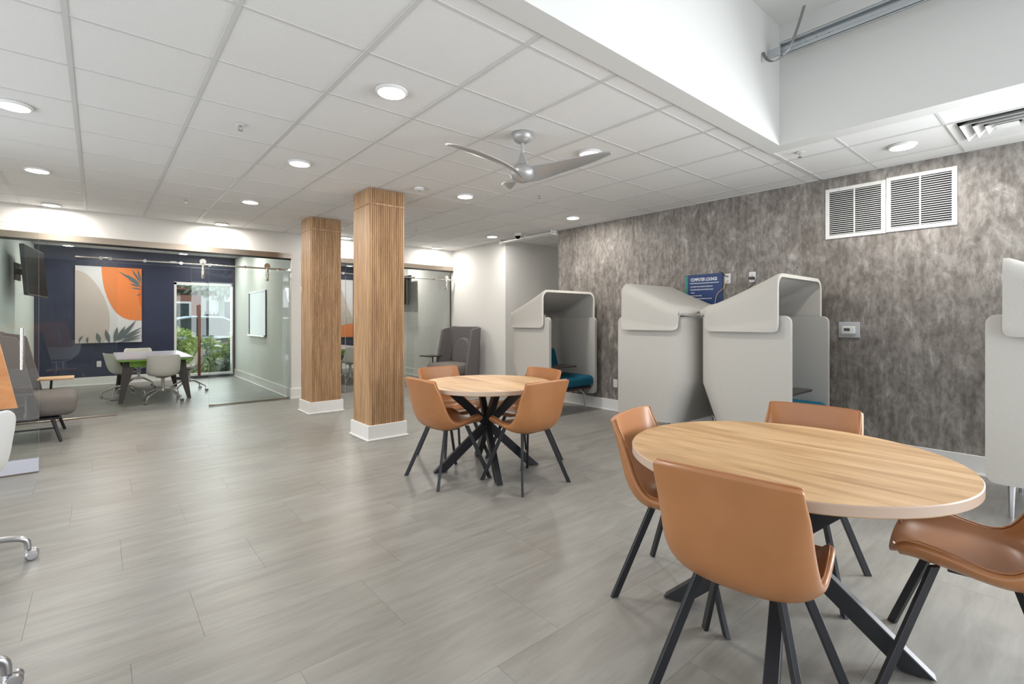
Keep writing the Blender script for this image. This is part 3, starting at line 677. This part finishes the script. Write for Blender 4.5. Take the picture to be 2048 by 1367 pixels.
def make_cafe_chair():
    t = thing('cafe_chair', '', 'chair', (0, 0, 0), 0, 'tan bucket chairs at the round tables')
    rows = bucket_rows(SH)
    MB().grid(rows).build('seat_shell', leather, t, 180, up_ref=(0, .03, .43), mods=[('SOLIDIFY', dict(thickness=.030, offset=-1)), ('SUBSURF', dict(levels=1, render_levels=2))])
    edge = [rows[i][0] for i in range(4, len(rows))] + rows[-1][1:] + [rows[i][-1] for i in range(len(rows)-2, 3, -1)]
    mb = MB(); mb.tube([Vector((p[0]*1.01, p[1]-.003, p[2]-.001)) for p in edge], [.001, .002]+[.0034]*(len(edge)-4)+[.002, .001], 6); mb.build('seam_piping', stitch_mat, t, 60)
    mb = MB(); mb.box((-.06, -.07, .395), (.06, .07, .412), r=.003, seg=1); mb.build('underframe', black_metal, t)
    for sx in (-1, 1):
        for sy in (-1, 1):
            mb = MB(); ax = (sx*.12, sy*.13)
            mb.bar((sx*.25, sy*.25, 0), (sx*.127, sy*.105, .432), (-sy*.7, sx*.7), .018, .034)
            mb.build('leg', black_metal, t, mods=[('BEVEL', dict(width=.002, segments=1))])
    return t
# shell normals: build facing consistent, solidify goes outward/down
c0 = make_cafe_chair()
chairs = [((2.23, 3.455), -90, 'tan bucket chair left of the far round table, its back to the oak column'),
 ((2.65, 2.955), 0, 'tan bucket chair at the far round table showing its back to the camera'),
 ((2.61, 3.955), 180, 'tan bucket chair behind the far round table, before the dark grey lounge chair'),
 ((3.06, 3.43), 90, 'tan bucket chair behind the far round table, in front of the farthest booth'),
 ((2.163, 1.26), 193.3, 'tan bucket chair at the left end of the large near table, seat towards it'),
 ((1.745, .768), -83, 'tan bucket chair nearest the camera, wide back hiding part of the near table'),
 ((2.42, .265), 8, 'tan bucket chair at the right edge, tucked under the near table front'),
 ((2.74, .955), 94, 'tan bucket chair behind the near table, backrest before the grey wall')]
for i, (p, rz, lb) in enumerate(chairs):
    if i == 0: c0.location = (*p, 0); c0.rotation_euler = (0, 0, R(rz)); c0['label'] = lb
    else: dup(c0, (*p, 0), R(rz), lb)
def round_table(c, r, a0, rl, label):
    t = thing('round_table', label, 'table', (c[0], c[1], 0), 0, 'round oak tables with crossed black legs')
    top = MB().lathe([(0, .722), (r-.004, .722), (r, .726), (r, .756), (r-.003, .76), (0, .76)], n=96).build('tabletop', [tabletop_mat, edge_mat], t, 30)
    for p in top.data.polygons:
        if abs(p.normal.z) < .6: p.material_index = 1
    for k in range(4):
        a = R(a0+90*k); dx, dy = math.cos(a), math.sin(a)
        mb = MB(); mb.bar((dx*rl, dy*rl, .006), (-dx*rl*.82, -dy*rl*.82, .716), (dx, dy), .105, .05)
        l = mb.build('leg', black_metal, t, mods=[('BEVEL', dict(width=.003, segments=1))])
        MB().lathe([(0, 0), (.016, 0), (.016, .008), (0, .008)], (dx*rl, dy*rl, 0), 12).build('foot_glide', black_plastic, l)
    MB().box((-.30, -.03, .712), (.30, .03, .722)).box((-.03, -.30, .712), (.03, .30, .722)).build('mounting_plate', black_metal, t)
round_table((2.617, 3.418), .575, 155, .42, 'far round oak table with four chairs near the oak columns')
round_table((2.189, .825), .612, 16, .44, 'large near round oak table in the foreground')

# ------------------------------------------------------------------ privacy booths
def ushell(W_, D_, Rr, rowsf, zlo, ncorner=8, rfront=.06, thick=.045, top=None):
    """U shaped upright screen in plan (open at -y). rowsf: list of (z, yfront, yback); corners rounded"""
    path = []  # (x, ynorm in 0..1 , tangent position s)
    hw = W_/2
    for s in (0, .004, .012, .025, .04, .06, .1, .2): path.append((-hw, s))
    L = D_-Rr
    for s in (.35, .5): path.append((-hw, s*D_)) if s*D_ < L and s*D_ > .2 else None
    for k in range(ncorner+1):
        a = PI/2*k/ncorner; path.append((-hw+Rr*(1-math.cos(a)), L+Rr*math.sin(a)))
    path.append((0, D_))
    path = path + [(-x, y) for x, y in path[-2::-1]]
    zs = [r[0] for r in rowsf]; rows = []
    z0, z1 = zs[0], zs[-1]
    zz = []
    for a, b in zip(zs, zs[1:]):
        n = max(2, int((b-a)/.12)); zz += [a+(b-a)*i/n for i in range(n)]
    zz.append(z1)
    zz = sorted(set(zz + [z0+q for q in (.004, .012, .025, .04, .06)] + [z1-q for q in (.004, .012, .025, .04, .06)]))
    def interp(z, idx):
        for (a, b) in zip(rowsf, rowsf[1:]):
            if z <= b[0]+1e-9: f = (z-a[0])/(b[0]-a[0]); return a[idx]+(b[idx]-a[idx])*f
        return rowsf[-1][idx]
    out = []
    for z in zz:
        row = []
        e = min(z-z0, z1-z)
        ins = rfront-math.sqrt(max(0, rfront**2-(rfront-e)**2)) if e < rfront else 0
        yf, yb = interp(z, 1), interp(z, 2)
        for x, y in path:
            f = y/D_; row.append((x, yf+ins+(yb-yf-ins)*f, z))
        out.append(row)
    return out
def make_booth():
    t = thing('privacy_booth', '', 'privacy booth', (0, 0, 0), 0, 'hooded felt privacy booths along the grey wall')
    Wd, D = .98, .87
    rows = ushell(Wd-.045, D-.045, .18, [(.235, -D/2, D/2-.20), (.69, -D/2, D/2-.022), (1.345, -D/2, D/2-.022)], .235)
    # rows run along path; outside normals
    mb = MB().grid(rows)
    o = mb.build('screen', pod_fab, t, 60, mods=[('SOLIDIFY', dict(thickness=.045, offset=0)), ('BEVEL', dict(width=.014, segments=3, angle_limit=R(50)))])
    # hood: inverted U sections swept front to back
    hw = Wd/2+.035; rc = .10; rows = []
    y0, y1 = -D/2+.085, D/2+.012
    secs = [(y0, 1.70, 1.25), (y0+.006, 1.70, 1.222), (y0+.02, 1.70, 1.206), (y0+.05, 1.685, 1.2), (y0+.2, 1.615, 1.2), (y0+.35, 1.548, 1.2), (y0+.5, 1.485, 1.2), (y0+.59, 1.453, 1.2), (y0+.63, 1.447, 1.204), (y0+.655, 1.443, 1.215), (y0+.667, 1.441, 1.235), (y0+.67, 1.44, 1.27), (y0+.673, 1.439, 1.36), (y0+.682, 1.438, 1.383), (y0+.70, 1.435, 1.392), (y1-.08, 1.427, 1.395), (y1-.05, 1.422, 1.395), (y1-.02, 1.415, 1.394), (y1, 1.405, 1.392)]
    for y, zt, zb in secs:
        ys = y1-.25; hw = Wd/2+.035-((.252-math.sqrt(.252**2-(y-ys)**2)) if y > ys else 0)
        row = [(-hw, y, zb)]
        for f in (.33, .66): row.append((-hw, y, zb+(zt-rc-zb)*f))
        for k in range(9):
            a = PI/2*k/8; row.append((-hw+rc*(1-math.cos(a)), y, max(zb+.002*k, zt-rc+rc*math.sin(a))))
        row += [(-hw*.55, y, zt), (-hw*.2, y, zt), (0, y, zt)]
        row += [(-x, yy, z) for x, yy, z in row[-2::-1]]
        rows.append(row)
    MB().grid(rows).build('hood', pod_fab, t, 60, mods=[('SOLIDIFY', dict(thickness=.032, offset=0)), ('BEVEL', dict(width=.006, segments=2, angle_limit=R(60)))])
    # curved headrest pad and back cushion
    mb = MB(); mb.box((-.33, .14, .52), (.33, .235, .88), r=.035, seg=3)
    for v in mb.bm.verts:
        f = (v.co.z-.52)/.36; v.co.x *= 1-.18*f; v.co.y += .06*f
    mb.build('back_cushion', blue_fab, t, 60)
    mb = MB(); mb.box((-.43, -.44, .36), (.43, .20, .51), r=.055, seg=4); mb.build('seat_cushion', blue_fab, t, 60)
    mb = MB(); mb.box((-.42, -.38, .315), (.42, .2, .352), r=.01); mb.build('seat_pan', mat('dark_walnut', (.05, .022, .018), .4) if 'dark_walnut' not in MATS else MATS['dark_walnut'], t)
    mb = MB(); pts = [(-.45, -.42), (.07, -.42), (.11, -.37), (.07, -.12), (-.01, -.08), (-.45, -.08)]
    mb.hexa([(x*1, y, .645) for x, y in pts], [(x, y, .665) for x, y in pts]); mb.build('tablet_arm', tablet_mat, t, mods=[('BEVEL', dict(width=.006, segments=2))])
    MB().tube([(-.44, -.19, .40), (-.44, -.19, .645)], .016, 10).build('tablet_post', alu, t, 40)
    mb = MB(); mb.box((-.40, -.27, .285), (.40, -.22, .316), r=.006); mb.box((-.40, .1, .285), (.40, .15, .316), r=.006); mb.box((-.03, -.25, .29), (.03, .13, .316)); mb.build('base_frame', black_metal, t)
    for sx in (-1, 1):
        for y, yt in ((-.32, -.25), (.26, .13)):
            mb = MB(); mb.tube([(sx*.25, yt, .30), (sx*.31, yt, .295), (sx*.345, (y+yt)/2, .27), (sx*.36, y, .2), (sx*.37, y, .0)], [.02, .022, .022, .019, .012], 12)
            mb.build('leg', alu, t, 50)
    return t
b0 = make_booth()
booths = [((5.06, 5.055), 0, 'felt privacy booth farthest away with its opening showing a blue seat and dark tablet'),
 ((4.985, 3.0), 180, 'felt privacy booth seen from behind, left of the blue sign'),
 ((4.985, 2.065), 0, 'felt privacy booth right of the blue sign, open towards the thermostat'),
 ((4.985, .0), 180, 'felt privacy booth cut by the photo right edge beside the near table')]
for i, (p, rz, lb) in enumerate(booths):
    # default booth opens towards -y; here -y is -v
    if i == 0: b0.location = (*p, 0); b0.rotation_euler = (0, 0, R(rz)); b0['label'] = lb
    else: dup(b0, (*p, 0), R(rz), lb)

# ------------------------------------------------------------------ grey lounge chairs
def make_lounge():
    t = thing('lounge_chair', '', 'lounge chair', (0, 0, 0), 0, 'grey high back lounge chairs')
    # front = -y
    rows = ushell(.84, .62, .26, [(.27, -.08, .36), (.55, -.03, .365), (1.12, .09, .38)], .27, rfront=.03)
    rows = [[(x, y, z+(.055*max(0, min(1, (y-.05)/.3)) if z > 1.0 else 0)*(z-1.0)/.12) for x, y, z in r] for r in rows]
    MB().grid(rows).build('wraparound_back', grey_fab, t, 60, mods=[('SOLIDIFY', dict(thickness=.055, offset=0)), ('BEVEL', dict(width=.016, segments=3, angle_limit=R(50)))])
    mb = MB(); mb.box((-.385, -.36, .27), (.385, .30, .50), r=.085, seg=5); mb.build('seat_cushion', grey_fab2, t, 70)
    # semicircular inner back cushion
    n = 20; outl = [(-.27, 0)] + [(-.27*math.cos(PI*k/n), .47*math.sin(PI*k/n)**.8) for k in range(1, n)] + [(.27, 0)]
    mb = MB(); mb.hexa([(x, .20+.06*z, .49+z) for x, z in outl], [(x*.97, .32+.06*z, .49+z) for x, z in outl]); mb.build('back_cushion', grey_fab, t, 40, mods=[('BEVEL', dict(width=.02, segments=3, angle_limit=R(50)))])
    mb = MB(); mb.box((-.36, -.22, .235), (.36, .30, .262), r=.004, seg=1); mb.box((-.36, -.2, .14), (-.34, .28, .155)); mb.box((.34, -.2, .14), (.36, .28, .155)); mb.build('base_frame', black_metal, t)
    for sx in (-1, 1):
        MB().tube([(sx*.34, -.17, .245), (sx*.40, -.24, .0)], [.019, .014], 10).build('leg', black_metal, t, 40)
        l = MB().tube([(sx*.34, .24, .245), (sx*.36, .27, .07)], [.017, .014], 10).build('rear_leg', black_metal, t, 40)
        MB().lathe([(0, -.02), (.03, -.02), (.033, 0), (.03, .02), (0, .02)], n=14, M=Matrix.Translation((sx*.365, .28, .033)) @ Matrix.Rotation(PI/2, 4, 'Y')).build('caster', black_plastic, l, 40)
    B((.30, -.32, .60), (.62, .0, .622), r=.008).build('tablet_arm', tablet_mat, t)
    MB().tube([(.46, -.1, .28), (.46, -.12, .60)], .012, 8).build('tablet_post', black_metal, t, 40)
    return t
l0 = make_lounge(); l0.location = (-.54, 7.54, 0); l0.rotation_euler = (0, 0, R(90)); l0['label'] = 'grey high back lounge chair behind the open glass door at left'
for ch in l0.children:
    if ch.name.startswith('tablet_arm'): ch.data.materials[0] = tablet_mat
l1 = dup(l0, (5.14, 7.78, 0), R(-82), 'dark grey curved lounge chair with round back cushion before the far glass corner')
for ch in l1.children:
    if ch.name.startswith('tablet'): ch.location.x -= .92
for o in [x for x in bpy.data.objects if x.parent == l0 and x.name.startswith('tablet_arm')]:
    o.data = o.data.copy(); o.data.materials[0] = tabletop_mat; o['label'] = 'light oak tablet arm'

# ------------------------------------------------------------------ white swivel chairs
SW = [(.20, .40, .20, .415, .17), (.19, .425, .18, .44, .19), (.08, .42, .08, .465, .205), (-.05, .41, -.03, .48, .215), (-.14, .43, -.09, .54, .215), (-.185, .52, -.13, .62, .215), (-.205, .62, -.165, .68, .215), (-.22, .72, -.195, .735, .21), (-.225, .755, -.21, .76, .18)]
def make_swivel():
    t = thing('swivel_chair', '', 'chair', (0, 0, 0), 0, 'white shell swivel chairs')
    rows = bucket_rows(SW, 18, 11, 2.4)
    MB().grid(rows).build('seat_shell', white_plastic, t, 180, up_ref=(0, 0, .42), mods=[('SOLIDIFY', dict(thickness=.012, offset=-1)), ('SUBSURF', dict(levels=1, render_levels=1))])
    MB().lathe([(0, .40), (.09, .40), (.10, .392), (.03, .375), (.024, .36), (.024, .22), (.034, .215), (.036, .17), (0, .165)], n=18).build('gas_column', chrome, t, 40)
    for k in range(4):
        a = R(45+90*k); c, s = math.cos(a), math.sin(a)
        l = MB().tube([(c*.02, s*.02, .20), (c*.12, s*.12, .185), (c*.27, s*.27, .115), (c*.305, s*.305, .095), (c*.315, s*.315, .055)], [.017, .015, .012, .012, .009], 8).build('leg', chrome, t, 60)
        mb = MB()
        for q in (-1, 1): mb.lathe([(0, -.008), (.022, -.008), (.026, 0), (.022, .008), (0, .008)], n=14, M=Matrix.Translation((c*.325-s*q*.014, s*.325+c*q*.014, .026)) @ Matrix.Rotation(a, 4, 'Z') @ Matrix.Rotation(PI/2, 4, 'X'))
        mb.build('caster', alu, l, 40)
    return t
s0 = make_swivel()
sw = [((.80, 9.62), 0, 'white shell swivel chair with its back to the glass, before the lime edged table'), ((.33, 10.5), -72, 'white shell swivel chair at the left end of the lime edged table'), ((.60, 11.8), 180, 'white shell swivel chair behind the lime edged table against the navy wall'),
 ((1.28, 10.7), 95, 'white shell swivel chair at the window end of the lime edged table'), ((4.02, 9.95), 10, 'white shell swivel chair seen between the two oak columns'), ((3.3, 10.75), -85, 'white shell swivel chair seen just left of the farther oak column'), ((4.15, 12.0), 180, 'white shell swivel chair deep in the room between the oak columns')]
for i, (p, rz, lb) in enumerate(sw):
    if i == 0: s0.location = (*p, 0); s0.rotation_euler = (0, 0, R(rz)); s0['label'] = lb
    else: dup(s0, (*p, 0), R(rz), lb)
def meeting_table(c, sx, sy, label):
    t = thing('meeting_table', label, 'table', (c[0], c[1], 0), 0, 'meeting tables with lime green edges')
    B((-sx, -sy, .68), (sx, sy, .70), r=.003, seg=1).build('tabletop', bluegrey_top, t)
    B((-sx+.002, -sy+.002, .652), (sx-.002, sy-.002, .6802), r=.003, seg=1).build('edge_layer', green_paint, t)
    mb = MB(); mb.box((-sx+.16, -sy+.14, .56), (sx-.16, sy-.14, .652)); mb.build('apron', green_paint, t)
    for a in (-1, 1):
        for b in (-1, 1):
            mb = MB(); x0, y0, x1, y1 = a*(sx-.17), b*(sy-.24), a*(sx-.05), b*(sy-.10)
            mb.hexa([(x1-.025, y1-.03, 0), (x1+.025, y1-.03, 0), (x1+.025, y1+.03, 0), (x1-.025, y1+.03, 0)], [(x0-.08, y0-.05, .653), (x0+.08, y0-.05, .653), (x0+.08, y0+.05, .653), (x0-.08, y0+.05, .653)])
            mb.build('leg', brown_leg, t)
    return t
meeting_table((.72, 10.7), .50, 1.05, 'pale topped table with lime green edge in the navy meeting room')
meeting_table((4.05, 10.95), .5, .9, 'lime edged meeting table in the room behind the oak columns')

# ------------------------------------------------------------------ artworks, whiteboard, televisions
def canvas(u0, z0, w, h, label, shapes):
    t = thing('wall_art', label, 'artwork', (u0, VN, z0), 0)
    B((0, -.035, 0), (w, 0, h), r=.003, seg=1).build('canvas', canvas_mat, t)
    for i, (name, pts, m) in enumerate(shapes):
        y = -.0355-.0006*i
        mb = MB(); mb.hexa([(x*w, y-.0012, z*h) for x, z in pts], [(x*w, y, z*h) for x, z in pts]); mb.build(name, m, t)
def leaf(x0, z0, x1, z1, wd, bend=0.):
    asp = 1.04/1.53; dx, dz = x1-x0, (z1-z0)/asp; L = math.hypot(dx, dz); nx, nz = -dz/L, dx/L; pts = []
    prof = [(0, .12), (.2, .6), (.42, 1), (.65, .85), (.85, .4), (1, 0)]
    def P(f, s): o = wd*s+bend*4*f*(1-f); return (min(1, max(0, x0+dx*f+nx*o)), min(1, max(0, z0+(dz*f+nz*o)*asp)))
    return [P(f, q) for f, q in prof] + [P(f, -q) for f, q in prof[-2::-1]]
blob_b = catmull([(0, .935), (.09, .925), (.2, .87), (.32, .75), (.42, .6), (.48, .45), (.505, .34), (.50, .2), (.47, .1), (.42, 0)], 26)+[(0, 0)]
blob_o = [(.38, 1.0)]+catmull([(.38, 1.0), (.39, .87), (.42, .72), (.49, .55), (.58, .42), (.70, .335), (.83, .30), (1.0, .293)], 22)+[(1.0, 1.0)]
sh = [('beige_shape', blob_b, art_beige), ('orange_shape', blob_o, art_orange), ('deep_orange_shape', catmull([(1, .78), (.955, .72), (.945, .62), (.965, .53), (1, .47)], 12), art_red)]
for a in ((.99, .78, .62, .955, .022), (.99, .78, .76, .915, .02), (.99, .76, .78, .855, .02), (.99, .75, .80, .79, .018), (1.0, .72, .83, .735, .016), (1.0, .66, .91, .63, .012), (.99, .80, .84, .985, .02), (.99, .82, .93, .995, .016)):
    sh.append(('leaf', leaf(*a), art_green))
for a in ((.06, .0, .12, .10, .018, .02), (.18, 0, .185, .085, .018, .01), (.36, 0, .31, .135, .035), (.50, 0, .44, .175, .035), (.57, .0, .62, .21, .032), (.60, .02, .74, .22, .03), (.63, .02, .83, .235, .03), (.66, .03, .91, .30, .028), (.68, .05, 1.0, .20, .022), (.70, .04, 1.0, .155, .018), (.68, .02, 1.0, .10, .018), (.62, 0, 1.0, .06, .016)):
    sh.append(('leaf', leaf(*a), art_green))
canvas(-.34, .845, 1.045, 1.535, 'large canvas with beige and orange shapes and slate leaves on the navy wall', sh)
sh2 = [('beige_shape', [(0, 1), (.55, 1)]+catmull([(.55, 1), (.75, .75), (.88, .5), (.98, .33), (1, .31)], 10)+[(1, .12), (0, .2)], art_beige), ('orange_shape', [(0, 0), (1, 0), (1, .235)]+catmull([(1, .235), (.8, .225), (.6, .17), (.3, .1), (0, .05)], 10), art_orange)]
canvas(4.22, .845, 1.045, 1.535, 'canvas with orange lower corner glimpsed between the oak columns', sh2)
t = thing('whiteboard', 'narrow framed whiteboard on the meeting room side wall', 'whiteboard', (CL, 0, 0))
B((-.012, 10.12, 1.01), (-.002, 11.42, 1.86)).build('board', wb_mat, t)
mb = MB()
for lo, hi in (((-.022, 10.09, .99), (0, 10.12, 1.88)), ((-.022, 11.42, .99), (0, 11.45, 1.88))): mb.box(lo, hi)
mb.build('side_frame', mat('navy_frame', (.03, .035, .06), .4), t)
mb = MB(); mb.box((-.022, 10.12, 1.86), (0, 11.42, 1.885)); mb.box((-.05, 10.12, .98), (0, 11.42, 1.01)); mb.build('rail_frame', alu, t)
def tv(loc, rz, tilt, label):
    t = thing('television', label, 'television', loc, rz)
    # local front = -y
    M = Matrix.Rotation(R(tilt), 4, 'X')
    MB().box((-.57, -.02, -.34), (.57, .03, .34), r=.006, M=M).build('bezel', black_plastic, t)
    MB().box((-.56, -.0215, -.325), (.56, -.019, .33), M=M).build('screen', screen_mat, t)
    MB().box((-.3, .03, -.2), (.3, .06, .2), r=.01, M=M).build('rear_housing', black_plastic, t)
    mb = MB(); mb.box((-.05, .05, -.04), (.05, .175, .04)); mb.box((-.15, .17, -.12), (.15, .185, .12)); mb.build('wall_bracket', black_metal, t)
    return t
tv((CU+.24, 9.66, 1.98), R(84), -4, 'black television tilted out from the left wall of the navy meeting room')
tv((U1-.186, 10.66, 2.0), R(-90), -5, 'black television on the side wall behind the last glass panel')
outlet((.02, VN, .42), 0, 'white double outlet low on the navy wall below the canvas')
outlet((.0, VN, .72), 0, 'dark wall plate on the navy wall left of the table', m=mat('dark_plate', (.012, .015, .03), .4))
outlet((U1, 9.5, .42), RW, 'white outlet low behind the last glass panel near the grey lounge chair')

# ------------------------------------------------------------------ furniture cut off at the left edge
t = thing('flip_top_table', 'table with folded up orange wood top at the left edge', 'table', (-.40, 4.18, 0), R(0))
# trapezoid top folded upright, seen face on
pts = [(-.9, .077), (.03, .077), (-.064, .57), (-.9, .57)]
FM = Matrix.Rotation(-.0, 4, 'Z')
mb = MB(); mb.hexa([(x, 0, .70+z) for x, z in pts], [(x, .022, .70+z) for x, z in pts]); mb.build('tabletop', orange_wood, t)
mb = MB(); mb.box((-.42, .03, 0), (-.30, .10, .78), r=.01); mb.build('leg_post', white_gloss, t, 40)
mb = MB(); mb.tube([(-.36, .5, .11), (-.36, .05, .125), (-.36, .02, .11)], .02, 10); mb.build('foot', alu, t, 40)
t = thing('office_chair', 'white office chair cut by the left edge with one curved caster leg showing', 'chair', (-.62, 3.72, 0), R(20), 'white office chairs at the left edge')
rows = bucket_rows([(a*1.1, b*1.12, c*1.1, d*1.12, w*1.1) for a, b, c, d, w in SW], 18, 11, 2.4)
MB().grid(rows).build('seat_shell', white_gloss, t, 180, up_ref=(0, 0, .47), mods=[('SOLIDIFY', dict(thickness=.014, offset=-1)), ('SUBSURF', dict(levels=1, render_levels=1))])
MB().box((-.2, -.14, .475), (.2, .19, .50), r=.012).build('seat_pad', mat('brown_pad', (.12, .06, .05), .6), t)
MB().lathe([(0, .46), (.09, .46), (.03, .42), (.026, .22), (.04, .2), (.04, .12), (0, .12)], n=18).build('gas_column', alu, t, 40)
for k in range(5):
    a = R(-17+72*k); c, s = math.cos(a), math.sin(a)
    l = MB().tube(catmull([(c*.02, s*.02, .155), (c*.2, s*.2, .142), (c*.29, s*.29, .128), (c*.325, s*.325, .105), (c*.33, s*.33, .062)], 14), [.017]*4+[.016]*5+[.015]*5, 12).build('leg', alu, t, 60)
    mb = MB()
    for q in (-1, 1): mb.lathe([(0, -.011), (.02, -.011), (.029, -.006), (.030, .004), (.024, .010), (0, .011)], n=20, M=Matrix.Translation((c*.345-s*q*.018, s*.345+c*q*.018, .030)) @ Matrix.Rotation(a+.35, 4, 'Z') @ Matrix.Rotation(PI/2, 4, 'X'))
    mb.build('caster', alu, l, 40)
dup(t, (-.575, 2.45, 0), R(20), 'office chair at the bottom left corner, only a curved chrome caster leg in view')
